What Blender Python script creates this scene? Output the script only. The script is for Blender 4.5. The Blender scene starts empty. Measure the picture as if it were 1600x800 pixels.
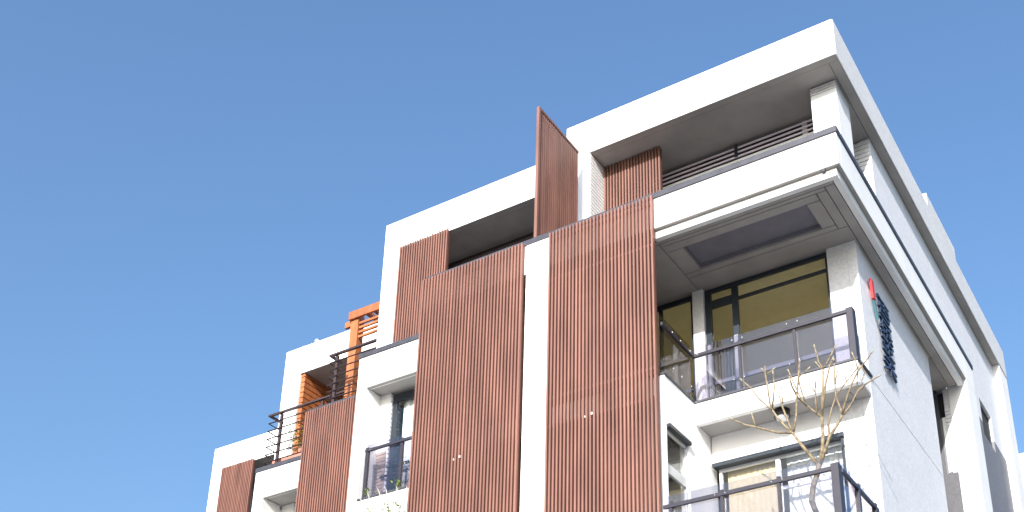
import bpy, bmesh, math, random
from mathutils import Vector, Matrix
random.seed(7)
SC = bpy.context.scene
COL = SC.collection
S = 1.15           # metres per survey unit (all the building's sizes below are in survey units)
EYE = 1.6

# ------------------------------------------------------------------ camera
yaw, pitch, roll = -0.5350, 0.4134, 0.0022
F_PX, CX, CY = 1862.7, 917.26, 811.61
fw = Vector((math.sin(yaw)*math.cos(pitch), math.cos(yaw)*math.cos(pitch), math.sin(pitch)))
rt = Vector((math.cos(yaw), -math.sin(yaw), 0))
up = rt.cross(fw)
r2 = rt*math.cos(roll) + up*math.sin(roll)
u2 = -rt*math.sin(roll) + up*math.cos(roll)
cam_d = bpy.data.cameras.new("camera")
cam = bpy.data.objects.new("camera", cam_d); COL.objects.link(cam)
cam.matrix_world = Matrix(((r2.x, u2.x, -fw.x, 0), (r2.y, u2.y, -fw.y, 0), (r2.z, u2.z, -fw.z, EYE), (0, 0, 0, 1)))
cam_d.sensor_width = 36
cam_d.lens = F_PX/1600*36
cam_d.shift_x = (800-CX)/1600
cam_d.shift_y = (CY-400)/1600
cam_d.clip_start = 0.1
cam_d.clip_end = 5000
SC.camera = cam

# ------------------------------------------------------------------ sky, sun, exposure
SUN_TO = Vector((0.463, -1.94, 1.0)).normalized()
elev = math.asin(SUN_TO.z); azim = math.atan2(SUN_TO.x, SUN_TO.y)
w = bpy.data.worlds.new("World"); SC.world = w; w.use_nodes = True
nt = w.node_tree; nt.nodes.clear()
sky = nt.nodes.new('ShaderNodeTexSky'); sky.sky_type = 'NISHITA'; sky.sun_disc = False
sky.sun_elevation = elev; sky.sun_rotation = azim
sky.altitude = 0; sky.air_density = 1.5; sky.dust_density = 5.5; sky.ozone_density = 7.2
bg = nt.nodes.new('ShaderNodeBackground'); bg.inputs['Strength'].default_value = 0.15
wo = nt.nodes.new('ShaderNodeOutputWorld')
nt.links.new(sky.outputs[0], bg.inputs[0]); nt.links.new(bg.outputs[0], wo.inputs[0])
sd = bpy.data.lights.new("sun", 'SUN'); sd.energy = 4.6; sd.angle = math.radians(0.5); sd.color = (1.0, 0.965, 0.93)
sun = bpy.data.objects.new("sun", sd); COL.objects.link(sun)
sun.rotation_euler = SUN_TO.to_track_quat('Z', 'Y').to_euler()
SC.view_settings.view_transform = 'Standard'; SC.view_settings.look = 'None'
SC.view_settings.exposure = 0.85; SC.view_settings.gamma = 1.0

# ------------------------------------------------------------------ materials
def mat(name, col, rough=0.7, metal=0.0, vary=0.0, noise=0.0, nscale=6.0, bump=0.0, bscale=60.0, col2=None, spec=0.5, stretch=None, streak=0.0):
    m = bpy.data.materials.new(name); m.use_nodes = True
    n = m.node_tree; L = n.links; b = n.nodes['Principled BSDF']
    b.inputs['Roughness'].default_value = rough; b.inputs['Metallic'].default_value = metal
    b.inputs['Specular IOR Level'].default_value = spec
    geo = n.nodes.new('ShaderNodeNewGeometry')
    src = geo.outputs['Position']
    if stretch:
        mp = n.nodes.new('ShaderNodeMapping'); mp.inputs['Scale'].default_value = stretch
        L.new(src, mp.inputs['Vector']); vec = mp.outputs[0]
    else: vec = src
    rgb = n.nodes.new('ShaderNodeRGB'); rgb.outputs[0].default_value = (*col, 1)
    cur = rgb.outputs[0]
    if noise > 0:
        tx = n.nodes.new('ShaderNodeTexNoise'); tx.inputs['Scale'].default_value = nscale; tx.inputs['Detail'].default_value = 6
        L.new(vec, tx.inputs['Vector'])
        mx = n.nodes.new('ShaderNodeMix'); mx.data_type = 'RGBA'
        c2 = col2 if col2 else tuple(c*(1-noise) for c in col)
        mr = n.nodes.new('ShaderNodeMapRange'); mr.inputs[1].default_value = 0.38; mr.inputs[2].default_value = 0.66
        L.new(tx.outputs['Fac'], mr.inputs[0]); L.new(mr.outputs[0], mx.inputs[0])
        L.new(cur, mx.inputs[6]); mx.inputs[7].default_value = (*c2, 1); cur = mx.outputs[2]
    if streak > 0:
        mp2 = n.nodes.new('ShaderNodeMapping'); mp2.inputs['Scale'].default_value = (2.2, 2.2, 0.22); L.new(src, mp2.inputs['Vector'])
        t2 = n.nodes.new('ShaderNodeTexNoise'); t2.inputs['Scale'].default_value = 1.6; t2.inputs['Detail'].default_value = 8
        L.new(mp2.outputs[0], t2.inputs['Vector'])
        m2 = n.nodes.new('ShaderNodeMapRange'); m2.inputs[1].default_value = 0.5; m2.inputs[2].default_value = 0.8
        m2.inputs[3].default_value = 0; m2.inputs[4].default_value = streak
        L.new(t2.outputs['Fac'], m2.inputs[0])
        mx2 = n.nodes.new('ShaderNodeMix'); mx2.data_type = 'RGBA'; L.new(m2.outputs[0], mx2.inputs[0])
        L.new(cur, mx2.inputs[6]); mx2.inputs[7].default_value = (col[0]*0.6, col[1]*0.58, col[2]*0.55, 1); cur = mx2.outputs[2]
    if vary > 0:
        oi = n.nodes.new('ShaderNodeObjectInfo'); hs = n.nodes.new('ShaderNodeHueSaturation')
        mr = n.nodes.new('ShaderNodeMapRange'); mr.inputs[3].default_value = 1-vary; mr.inputs[4].default_value = 1+vary
        L.new(oi.outputs['Random'], mr.inputs[0]); L.new(mr.outputs[0], hs.inputs['Value']); L.new(cur, hs.inputs['Color']); cur = hs.outputs[0]
    L.new(cur, b.inputs['Base Color'])
    if bump > 0:
        tb = n.nodes.new('ShaderNodeTexNoise'); tb.inputs['Scale'].default_value = bscale; tb.inputs['Detail'].default_value = 4
        L.new(vec, tb.inputs['Vector'])
        bp = n.nodes.new('ShaderNodeBump'); bp.inputs['Strength'].default_value = bump; bp.inputs['Distance'].default_value = 0.01
        L.new(tb.outputs['Fac'], bp.inputs['Height']); L.new(bp.outputs[0], b.inputs['Normal'])
    return m

def mosaic_mat(name, col, col2, tile=0.05, joint=(0.5, 0.5, 0.5), rough=0.6):
    """small mosaic tiles (a few centimetres), below what the picture can separate"""
    m = bpy.data.materials.new(name); m.use_nodes = True
    n = m.node_tree; L = n.links; b = n.nodes['Principled BSDF']; b.inputs['Roughness'].default_value = rough
    geo = n.nodes.new('ShaderNodeNewGeometry')
    sn = n.nodes.new('ShaderNodeVectorMath'); sn.operation = 'DIVIDE'; sn.inputs[1].default_value = (tile, tile, tile)
    L.new(geo.outputs['Position'], sn.inputs[0])
    fl = n.nodes.new('ShaderNodeVectorMath'); fl.operation = 'FLOOR'; L.new(sn.outputs[0], fl.inputs[0])
    wn = n.nodes.new('ShaderNodeTexWhiteNoise'); L.new(fl.outputs[0], wn.inputs['Vector'])
    no = n.nodes.new('ShaderNodeTexNoise'); no.inputs['Scale'].default_value = 1.3; no.inputs['Detail'].default_value = 7
    L.new(geo.outputs['Position'], no.inputs['Vector'])
    ad = n.nodes.new('ShaderNodeMath'); ad.operation = 'MULTIPLY_ADD'; ad.inputs[1].default_value = 0.55
    L.new(wn.outputs['Value'], ad.inputs[0])
    mu = n.nodes.new('ShaderNodeMath'); mu.operation = 'MULTIPLY'; mu.inputs[1].default_value = 0.6; L.new(no.outputs['Fac'], mu.inputs[0])
    L.new(mu.outputs[0], ad.inputs[2])
    mx = n.nodes.new('ShaderNodeMix'); mx.data_type = 'RGBA'; L.new(ad.outputs[0], mx.inputs[0])
    mx.inputs[6].default_value = (*col, 1); mx.inputs[7].default_value = (*col2, 1)
    L.new(mx.outputs[2], b.inputs['Base Color'])
    bp = n.nodes.new('ShaderNodeBump'); bp.inputs['Strength'].default_value = 0.35; bp.inputs['Distance'].default_value = 0.006
    L.new(wn.outputs['Value'], bp.inputs['Height']); L.new(bp.outputs[0], b.inputs['Normal'])
    return m

def glass_mat(name, tint, refl=1.0, rough=0.01, base=0.06):
    m = bpy.data.materials.new(name); m.use_nodes = True
    n = m.node_tree; L = n.links; n.nodes.clear()
    out = n.nodes.new('ShaderNodeOutputMaterial'); tr = n.nodes.new('ShaderNodeBsdfTransparent'); tr.inputs[0].default_value = (*tint, 1)
    gl = n.nodes.new('ShaderNodeBsdfGlossy'); gl.inputs['Roughness'].default_value = rough; gl.inputs['Color'].default_value = (refl, refl, refl, 1)
    # Schlick reflectance from the angle between view and surface, the same on both faces of a thin pane
    ge = n.nodes.new('ShaderNodeNewGeometry'); dp = n.nodes.new('ShaderNodeVectorMath'); dp.operation = 'DOT_PRODUCT'
    L.new(ge.outputs['Normal'], dp.inputs[0]); L.new(ge.outputs['Incoming'], dp.inputs[1])
    ab = n.nodes.new('ShaderNodeMath'); ab.operation = 'ABSOLUTE'; L.new(dp.outputs['Value'], ab.inputs[0])
    om = n.nodes.new('ShaderNodeMath'); om.operation = 'SUBTRACT'; om.inputs[0].default_value = 1.0; L.new(ab.outputs[0], om.inputs[1])
    pw = n.nodes.new('ShaderNodeMath'); pw.operation = 'POWER'; pw.inputs[1].default_value = 5.0; L.new(om.outputs[0], pw.inputs[0])
    ad = n.nodes.new('ShaderNodeMath'); ad.operation = 'MULTIPLY_ADD'; ad.inputs[1].default_value = 0.7; ad.inputs[2].default_value = base; ad.use_clamp = True
    L.new(pw.outputs[0], ad.inputs[0])
    mx = n.nodes.new('ShaderNodeMixShader'); L.new(ad.outputs[0], mx.inputs[0]); L.new(tr.outputs[0], mx.inputs[1]); L.new(gl.outputs[0], mx.inputs[2])
    L.new(mx.outputs[0], out.inputs[0])
    return m

M = {}
M['white'] = mat('white_render', (0.82, 0.82, 0.81), 0.8, noise=0.05, nscale=1.2, bump=0.25, bscale=70, streak=0.10)
M['stone'] = mosaic_mat('pale_stone_mosaic', (0.80, 0.80, 0.80), (0.62, 0.62, 0.64), 0.045)
M['roofstone'] = mosaic_mat('pale_roof_mosaic', (0.76, 0.755, 0.745), (0.58, 0.57, 0.56), 0.05)
M['greytile'] = mosaic_mat('grey_mosaic_tile', (0.20, 0.20, 0.22), (0.13, 0.13, 0.15), 0.05)
M['darktile'] = mosaic_mat('dark_tile_and_recess_shade', (0.095, 0.095, 0.105), (0.06, 0.06, 0.068), 0.05)
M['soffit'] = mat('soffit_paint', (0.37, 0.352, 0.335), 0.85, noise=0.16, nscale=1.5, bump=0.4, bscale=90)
M['coffer'] = mat('coffer_paint', (0.20, 0.195, 0.225), 0.8, noise=0.12, nscale=3, bump=0.3, bscale=60)
M['slabgrey'] = mat('white_slab_shade_tone', (0.24, 0.19, 0.17), 0.85, noise=0.2)  # white slab darkened in colour for the shade behind the slats
M['louvre'] = mat('white_louvre_shade_tint', (0.78, 0.69, 0.80), 0.6)  # white blades; the lavender of bluish shade is put into the colour
M['tan'] = mat('tan_wall_tile', (0.42, 0.33, 0.26), 0.6, noise=0.2)
M['joint'] = mat('joint_sealant', (0.06, 0.055, 0.05), 0.9)
M['cap'] = mat('dark_metal_cap', (0.075, 0.075, 0.088), 0.42, 0.3, noise=0.3, nscale=4)
M['slat'] = mat('red_brown_slat', (0.215, 0.096, 0.070), 0.6, vary=0.15, noise=0.28, nscale=3.0, stretch=(1, 1, 0.25))
M['slatdark'] = mat('red_brown_rail', (0.12, 0.048, 0.034), 0.6, noise=0.2)
M['orange'] = mat('orange_timber', (0.42, 0.135, 0.045), 0.5, vary=0.12, noise=0.35, nscale=5, stretch=(1, 1, 0.3), bump=0.2, bscale=40)
M['brownmetal'] = mat('dark_brown_metal', (0.055, 0.035, 0.035), 0.4, 0.2)
M['frame'] = mat('navy_window_frame', (0.022, 0.03, 0.042), 0.4, 0.2)
M['greyframe'] = mat('silver_window_frame', (0.55, 0.56, 0.58), 0.4, 0.3)
M['sash'] = mat('grey_sash_and_sun_tone', (0.26, 0.27, 0.30), 0.5)
M['postmetal'] = mat('plum_grey_metal', (0.03, 0.027, 0.038), 0.42, 0.1, noise=0.15)
M['steel'] = mat('steel_clamp', (0.5, 0.5, 0.51), 0.25, 1.0)
M['glass'] = glass_mat('window_glass', (0.96, 0.97, 0.96), 1.0, 0.01, 0.03)
M['balglass'] = glass_mat('grey_balcony_glass', (0.76, 0.75, 0.80), 1.0, 0.02, 0.07)
M['cream'] = mat('cream_interior_paint', (0.88, 0.83, 0.54), 0.9, noise=0.06)
M['floorwood'] = mat('interior_floor', (0.62, 0.52, 0.38), 0.5, noise=0.3, nscale=3)
M['curtain'] = mat('cream_curtain_cloth', (0.52, 0.44, 0.29), 0.95)
M['whitecurtain'] = mat('white_curtain_cloth', (0.8, 0.82, 0.84), 0.95)
M['greycurtain'] = mat('grey_curtain_cloth', (0.32, 0.28, 0.26), 0.95)
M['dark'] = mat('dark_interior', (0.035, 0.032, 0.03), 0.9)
M['loggia'] = mat('loggia_depth_shade', (0.03, 0.013, 0.010), 0.9)  # near-black brown stands in for the dark depth behind the screens
M['bark'] = mat('tan_bark', (0.26, 0.205, 0.125), 0.85, noise=0.55, nscale=14, col2=(0.10, 0.075, 0.05), bump=0.5, bscale=30)
M['palebark'] = mat('pale_bark', (0.62, 0.60, 0.50), 0.8, noise=0.4, nscale=9)
M['bud'] = mat('pale_green_bud', (0.28, 0.25, 0.17), 0.6)
M['leaf'] = mat('fresh_leaf', (0.16, 0.22, 0.03), 0.55, noise=0.5, nscale=8)
M['flower'] = mat('cream_flower', (0.72, 0.72, 0.55), 0.7)
M['terracotta'] = mat('pink_terracotta', (0.45, 0.19, 0.14), 0.8, noise=0.2)
M['signblue'] = mat('navy_sign_letter', (0.016, 0.03, 0.065), 0.3, 0.1)
M['signred'] = mat('red_sign_seal', (0.58, 0.02, 0.015), 0.4)
M['signteal'] = mat('teal_sign_mark', (0.06, 0.16, 0.18), 0.4)
M['lamp'] = mat('lamp_opal', (0.8, 0.8, 0.8), 0.3)
M['black'] = mat('black_ring_and_gap_dark', (0.02, 0.02, 0.02), 0.4)  # lamp ring black; also paints the darkness behind the pale louvres
M['asphalt'] = mat('asphalt', (0.055, 0.055, 0.055), 0.9, noise=0.3, nscale=3, bump=0.4, bscale=80)
M['paving'] = mat('pale_paving', (0.2, 0.2, 0.2), 0.85, noise=0.25, nscale=0.7, bump=0.2)
M['grass'] = mat('ground_soil_grass', (0.12, 0.125, 0.11), 0.9, noise=0.4, nscale=0.4)

# ------------------------------------------------------------------ helpers
def W(p): return Vector((p[0]*S, p[1]*S, p[2]*S + EYE))
def new_obj(name, me, m, parent=None):
    o = bpy.data.objects.new(name, me); COL.objects.link(o)
    if m is not None and len(me.materials) == 0: me.materials.append(m)
    if parent is not None: o.parent = parent
    return o
def root(name, label, cat, group=None, at=(0, 0, 0)):
    o = bpy.data.objects.new(name, None); COL.objects.link(o)
    o.empty_display_size = 0.2
    o['label'] = label; o['category'] = cat
    if group: o['group'] = group
    return o
def struct(o): o['kind'] = 'structure'; return o
def stuff(o): o['kind'] = 'stuff'; return o
def add_box(bm, x0, x1, y0, y1, z0, z1, bev=0.006):
    a, b = W((min(x0, x1), min(y0, y1), min(z0, z1))), W((max(x0, x1), max(y0, y1), max(z0, z1)))
    c = (a+b)/2; d = b-a
    r = bmesh.ops.create_cube(bm, size=1.0)
    bmesh.ops.scale(bm, vec=d, verts=r['verts']); bmesh.ops.translate(bm, vec=c, verts=r['verts'])
    if bev > 0 and min(d) > bev*3:
        es = list({e for v in r['verts'] for e in v.link_edges})
        bmesh.ops.bevel(bm, geom=es, offset=bev, segments=1, affect='EDGES')
def mesh_of(bm, name):
    me = bpy.data.meshes.new(name); bm.to_mesh(me); bm.free(); return me
def box(name, x0, x1, y0, y1, z0, z1, m, parent, bev=0.006):
    bm = bmesh.new(); add_box(bm, x0, x1, y0, y1, z0, z1, bev)
    return new_obj(name, mesh_of(bm, name), M[m], parent)
def boxes(name, lst, m, parent, bev=0.004):
    bm = bmesh.new()
    for b in lst: add_box(bm, *b, bev)
    return new_obj(name, mesh_of(bm, name), M[m], parent)
def tube_bm(bm, pts, rads, n=6, cap=True):
    """pts in survey units, radii in metres"""
    P = [W(p) for p in pts]; rings = []
    for i, p in enumerate(P):
        t = (P[min(i+1, len(P)-1)] - P[max(i-1, 0)]).normalized()
        a = t.cross(Vector((0.31, 0.87, 0.2))).normalized(); b = t.cross(a)
        rings.append([bm.verts.new(p + (a*math.cos(k*2*math.pi/n) + b*math.sin(k*2*math.pi/n))*rads[i]) for k in range(n)])
    for i in range(len(rings)-1):
        for k in range(n):
            f = bm.faces.new((rings[i][k], rings[i][(k+1) % n], rings[i+1][(k+1) % n], rings[i+1][k])); f.smooth = True
    if cap:
        bm.faces.new(rings[0][::-1]); bm.faces.new(rings[-1])
def tube(name, pts, rads, m, parent, n=6):
    bm = bmesh.new(); tube_bm(bm, pts, rads, n)
    bmesh.ops.recalc_face_normals(bm, faces=bm.faces)
    return new_obj(name, mesh_of(bm, name), M[m], parent)

# ------------------------------------------------------------------ ground, street
def sheet(name, x0, x1, y0, y1, z, m):
    me = bpy.data.meshes.new(name)
    me.from_pydata([(x0, y0, z), (x1, y0, z), (x1, y1, z), (x0, y1, z)], [], [(0, 1, 2, 3)])
    return struct(new_obj(name, me, M[m]))
G = -EYE/S
sheet('ground', -2500, 2500, -2500, 2500, 0.0, 'grass')
sheet('paved_forecourt', -60, 20, -3, 42, 0.008, 'paving')
sheet('road', -300, 300, -12, -4, 0.004, 'asphalt')
me = bpy.data.meshes.new('kerb'); bmk = bmesh.new()
r = bmesh.ops.create_cube(bmk, size=1.0); bmesh.ops.scale(bmk, vec=(600, 0.2, 0.13), verts=r['verts']); bmesh.ops.translate(bmk, vec=(0, -3.9, 0.065), verts=r['verts'])
struct(new_obj('kerb', mesh_of(bmk, 'kerb'), M['paving']))

# ------------------------------------------------------------------ the building
B = root('apartment_building', 'white modern apartment building stepping back in terraced blocks with deep flat roofs', 'building')
TOP, SOF = 13.02, 12.15

# --- terrace level 1 (front block): fascia, caps, soffit
FX0, FX1, FY = -12.0, -4.08, 14.4
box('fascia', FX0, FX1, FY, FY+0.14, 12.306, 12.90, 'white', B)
box('fascia_underside_shade', FX0+.003, FX1-.003, FY+.003, FY+0.14, 12.298, 12.304, 'soffit', B, 0)  # grey sheet paints the shaded underside of the white fascia
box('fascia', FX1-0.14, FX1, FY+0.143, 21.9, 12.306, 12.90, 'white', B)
box('fascia_underside_shade', FX1-0.14, FX1-.003, FY+0.143, 21.89, 12.298, 12.304, 'soffit', B, 0)  # same painted underside shade along the right fascia
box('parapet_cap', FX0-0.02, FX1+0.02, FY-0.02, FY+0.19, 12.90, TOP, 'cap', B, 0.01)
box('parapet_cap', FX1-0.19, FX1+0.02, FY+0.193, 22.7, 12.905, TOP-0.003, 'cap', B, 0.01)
box('slab_band', FX0+0.05, -7.302, FY+0.075, FY+0.17, SOF, 12.298, 'loggia', B)  # white strip carried on in a dark colour, as shade behind the screens
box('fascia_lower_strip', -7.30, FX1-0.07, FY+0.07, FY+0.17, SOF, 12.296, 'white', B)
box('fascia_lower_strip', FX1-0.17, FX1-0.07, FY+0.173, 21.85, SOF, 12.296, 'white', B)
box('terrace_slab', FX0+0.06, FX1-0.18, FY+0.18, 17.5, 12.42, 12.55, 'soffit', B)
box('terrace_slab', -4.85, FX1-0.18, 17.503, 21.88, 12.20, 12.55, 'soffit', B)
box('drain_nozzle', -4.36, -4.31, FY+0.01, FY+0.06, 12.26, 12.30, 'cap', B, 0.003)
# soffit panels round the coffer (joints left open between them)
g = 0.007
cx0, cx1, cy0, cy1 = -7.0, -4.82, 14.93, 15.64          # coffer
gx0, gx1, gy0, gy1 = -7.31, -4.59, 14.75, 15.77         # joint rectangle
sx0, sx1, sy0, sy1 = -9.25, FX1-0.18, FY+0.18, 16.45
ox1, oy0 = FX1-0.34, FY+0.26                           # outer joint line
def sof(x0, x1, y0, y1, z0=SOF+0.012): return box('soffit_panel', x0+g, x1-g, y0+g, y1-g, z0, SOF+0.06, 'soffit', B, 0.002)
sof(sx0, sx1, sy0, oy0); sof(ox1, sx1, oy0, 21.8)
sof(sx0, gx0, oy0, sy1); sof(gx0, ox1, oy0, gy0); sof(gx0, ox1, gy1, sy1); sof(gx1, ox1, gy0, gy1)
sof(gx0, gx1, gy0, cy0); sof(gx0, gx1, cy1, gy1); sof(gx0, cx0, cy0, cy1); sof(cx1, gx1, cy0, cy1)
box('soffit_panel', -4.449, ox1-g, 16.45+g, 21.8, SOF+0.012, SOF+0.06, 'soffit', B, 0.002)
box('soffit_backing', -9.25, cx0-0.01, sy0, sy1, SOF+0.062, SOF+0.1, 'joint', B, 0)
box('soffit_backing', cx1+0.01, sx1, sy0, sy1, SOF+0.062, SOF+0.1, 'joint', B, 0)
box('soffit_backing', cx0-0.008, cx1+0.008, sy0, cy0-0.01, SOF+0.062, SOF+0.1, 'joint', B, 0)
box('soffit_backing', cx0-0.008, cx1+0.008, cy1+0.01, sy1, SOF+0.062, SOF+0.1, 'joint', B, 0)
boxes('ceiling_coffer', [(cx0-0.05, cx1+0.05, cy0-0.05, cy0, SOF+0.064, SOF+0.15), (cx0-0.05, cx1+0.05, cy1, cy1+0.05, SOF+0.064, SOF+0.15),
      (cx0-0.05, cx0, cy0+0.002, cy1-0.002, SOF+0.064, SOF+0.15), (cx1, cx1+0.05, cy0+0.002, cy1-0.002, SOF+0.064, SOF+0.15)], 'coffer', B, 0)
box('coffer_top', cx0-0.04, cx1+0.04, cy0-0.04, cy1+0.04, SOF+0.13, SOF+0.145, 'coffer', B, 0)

# --- corner walls, main volume of the front block
WX, WY = -4.45, 16.17
box('wall', WX-0.16, WX, WY, 20.42, 9.575, SOF+0.01, 'stone', B)                 # right wall above the joint
box('wall', WX-0.16, WX, WY, 20.42, G, 9.563, 'stone', B)                       # right wall below the joint
box('wall_joint', WX-0.15, WX-0.01, WY+0.01, 20.41, 9.560, 9.578, 'joint', B, 0)
box('wall', -4.955, WX-0.162, WY, WY+0.18, 8.70, SOF+0.01, 'stone', B)           # front wall pier beside the fifth floor window
box('wall', -4.955, WX-0.162, WY, WY+0.18, G, 8.698, 'white', B)
box('wall', -7.44, -7.23, WY, WY+0.18, 9.6, SOF+0.01, 'stone', B)                 # pier between the two fifth floor windows
box('wall', -7.19, -4.957, WY, WY+0.18, 8.70, 9.58, 'white', B)
box('wall', -7.19, -4.957, WY, WY+0.18, G, 6.45, 'white', B)
box('wall', -7.20-0.16, -7.20, 15.302, WY+0.2, G, 9.17, 'white', B)               # bay side wall, either side of its window
box('wall', -7.20-0.16, -7.20, 14.50, 14.55, G, 9.17, 'white', B)
box('wall', -7.20-0.16, -7.20, 14.552, 15.30, 8.74, 9.17, 'white', B)
box('wall', -7.20-0.16, -7.20, 14.552, 15.30, G, 7.20, 'white', B)
box('balcony_slab', -7.40, -7.20, 14.50, 16.6, 9.172, 9.56, 'white', B)
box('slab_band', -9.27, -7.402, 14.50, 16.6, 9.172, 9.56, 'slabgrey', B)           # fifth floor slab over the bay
box('balcony_slab', -7.198, WX-0.003, 15.60, 16.168, 9.24, 9.56, 'white', B)      # fifth floor slab over the corner balcony
box('slab_edge_lip', -7.198, WX-0.003, 15.60, 15.70, 9.172, 9.238, 'white', B)
box('soffit_panel', -7.195, -4.70, 15.708, 16.165, 9.20, 9.238, 'soffit', B, 0.002)
box('soffit_panel', -4.69, WX-0.005, 15.708, 16.165, 9.20, 9.238, 'soffit', B, 0.002)
box('slab_cap', -9.27, -7.18, 14.48, 15.55, 9.562, 9.60, 'cap', B, 0.004)
box('slab_cap', -7.22, WX+0.015, 15.58, 15.72, 9.563, 9.603, 'cap', B, 0.004)
box('slab_cap', WX-0.07, WX+0.03, 15.722, 16.25, 9.563, 9.603, 'cap', B, 0.004)
box('balcony_floor', -7.2, WX-0.02, 15.73, 16.168, 9.562, 9.59, 'paving', B, 0)
# loggia behind the left of the balcony, its shade painted by a dark sheet
box('interior_wall', -9.27, -7.37, 14.78, 14.86, G, 9.17, 'loggia', B, 0)  # dark sheet in place of the dim glazing behind the screen
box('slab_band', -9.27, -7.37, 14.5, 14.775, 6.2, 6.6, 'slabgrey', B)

box('skirting_tile', -7.435, -7.235, WY-0.014, WY-0.001, 9.6, 9.93, 'tan', B, 0.002)
box('skirting_tile', -4.95, -4.62, WY-0.014, WY-0.001, 9.6, 9.93, 'tan', B, 0.002)
# white pier between the two tall screens, dark sheets painting the shaded depth behind them
box('pier', -9.775, -9.275, FY-0.012, FY-0.002, G, 12.898, 'white', B, 0)
box('pier', -9.775, -9.275, FY, FY+0.3, G, 12.14, 'white', B, 0)
box('interior_wall', -9.275, -7.72, 14.92, 15.0, 9.6, SOF, 'loggia', B, 0)  # dark sheet painting the depth seen through the slats
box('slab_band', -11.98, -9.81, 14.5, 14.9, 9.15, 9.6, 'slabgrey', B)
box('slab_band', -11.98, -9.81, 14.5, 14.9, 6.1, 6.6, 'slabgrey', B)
box('wall', -11.99, -11.9, 14.5, 17.0, G, 12.14, 'loggia', B)  # end wall coloured dark so no lit white shows between the slats
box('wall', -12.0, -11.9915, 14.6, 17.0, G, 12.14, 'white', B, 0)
box('interior_wall', -11.9, -9.3, 14.92, 15.0, G, 12.3, 'loggia', B, 0)  # dark sheet painting the shaded depth behind the wide screen
box('interior_wall', -11.898, -11.88, 14.5, 14.918, G, 12.29, 'loggia', B, 0)  # added dark lining over the lit inner face of the end wall
box('interior_wall', -9.272, -9.26, 14.41, 14.918, G, 12.14, 'loggia', B, 0)  # added dark lining over the lit side of the pier

# --- windows
def window(x0, x1, y, z0, z1, vm=(), hm=(), fr=0.055, fm='frame', dep=0.05, panem='glass', parent=B):
    """window in a wall facing the viewer; vm/hm = mullion x and transom z positions"""
    L = [(x0, x1, y, y+dep, z1-fr*1.5, z1), (x0, x1, y, y+dep, z0, z0+fr), (x0, x0+fr, y, y+dep, z0+fr+.002, z1-fr*1.5-.002), (x1-fr, x1, y, y+dep, z0+fr+.002, z1-fr*1.5-.002)]
    for v, wd in vm: L.append((v-wd/2, v+wd/2, y-0.004, y+dep+0.004, z0+fr+.002, z1-fr*1.5-.002))
    for (a, b_, z, h) in hm: L.append((a, b_, y+0.003, y+dep-0.003, z-h/2, z+h/2))
    f = boxes('window', L, fm, parent, 0.003)
    xs = [x0+fr] + [v for v, wd in vm] + [x1-fr]
    for i in range(len(xs)-1):
        p = box('pane', xs[i]+0.002, xs[i+1]-0.002, y+dep*0.45, y+dep*0.45+0.006, z0+fr*0.6, z1-fr*0.8, panem, f, 0)
    return f
# fifth floor corner room
window(-7.225, -4.957, WY+0.06, 9.60, SOF-0.01, vm=((-6.66, 0.11), (-7.16, 0.10),), hm=((-6.60, -5.01, 11.80, 0.055), (-7.1, -6.72, 11.82, 0.16), (-6.60, -5.01, 10.24, 0.05), (-7.1, -6.72, 10.24, 0.05)), fr=0.05)
window(-9.1, -7.442, WY+0.06, 9.60, SOF-0.01, vm=((-8.1, 0.06),), hm=((-8.07, -7.5, 10.24, 0.05),), fr=0.06)
boxes('sash_rail_and_sunlit_mullion', [(-6.60, -5.01, WY+0.045, WY+0.058, 10.20, 10.27), (-7.09, -6.72, WY+0.045, WY+0.058, 10.20, 10.27), (-6.70, -6.63, WY+0.03, WY+0.055, 9.65, 11.05), (-7.20, -7.13, WY+0.03, WY+0.058, 9.65, 11.0)], 'sash', B, 0.002)  # transom rails, plus pale upright strips painted as the sunlit lower mullions
# room behind it
box('interior_ceiling', -9.1, -4.62, WY+0.2, 20.0, SOF-0.02, SOF+0.02, 'cream', B, 0)
box('interior_floor', -9.1, -4.62, WY+0.2, 20.0, 9.5, 9.57, 'floorwood', B, 0)
box('interior_wall', -9.1, -4.62, 20.0, 20.1, 9.5, SOF, 'cream', B, 0)
box('interior_wall', -9.25, -9.11, WY+0.2, 20.0, 9.5, SOF, 'cream', B, 0)
box('interior_wall', -4.75, -4.62, WY+0.2, 20.0, 9.58, SOF-0.03, 'cream', B, 0)
# fourth floor window, hood and room
window(-7.10, -4.97, WY+0.05, 6.5, 8.62, vm=((-6.08, 0.07),), hm=((-6.04, -5.02, 8.02, 0.05),), fr=0.05, fm='greyframe')
box('window_hood', -7.17, -4.93, WY-0.10, WY-0.002, 8.66, 8.69, 'greyframe', B, 0.003)
box('window_hood', -7.16, -4.94, WY-0.085, WY+0.05, 8.60, 8.657, 'frame', B, 0.003)
box('window_reveal', -4.99, -4.95, WY-0.05, WY+0.05, 6.5, 8.597, 'frame', B, 0.003)
box('interior_wall', -7.18, -4.62, 18.2, 18.3, 6.2, 9.1, 'cream', B, 0)
box('interior_ceiling', -7.18, -4.62, WY+0.2, 18.2, 8.9, 9.0, 'cream', B, 0)
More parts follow.
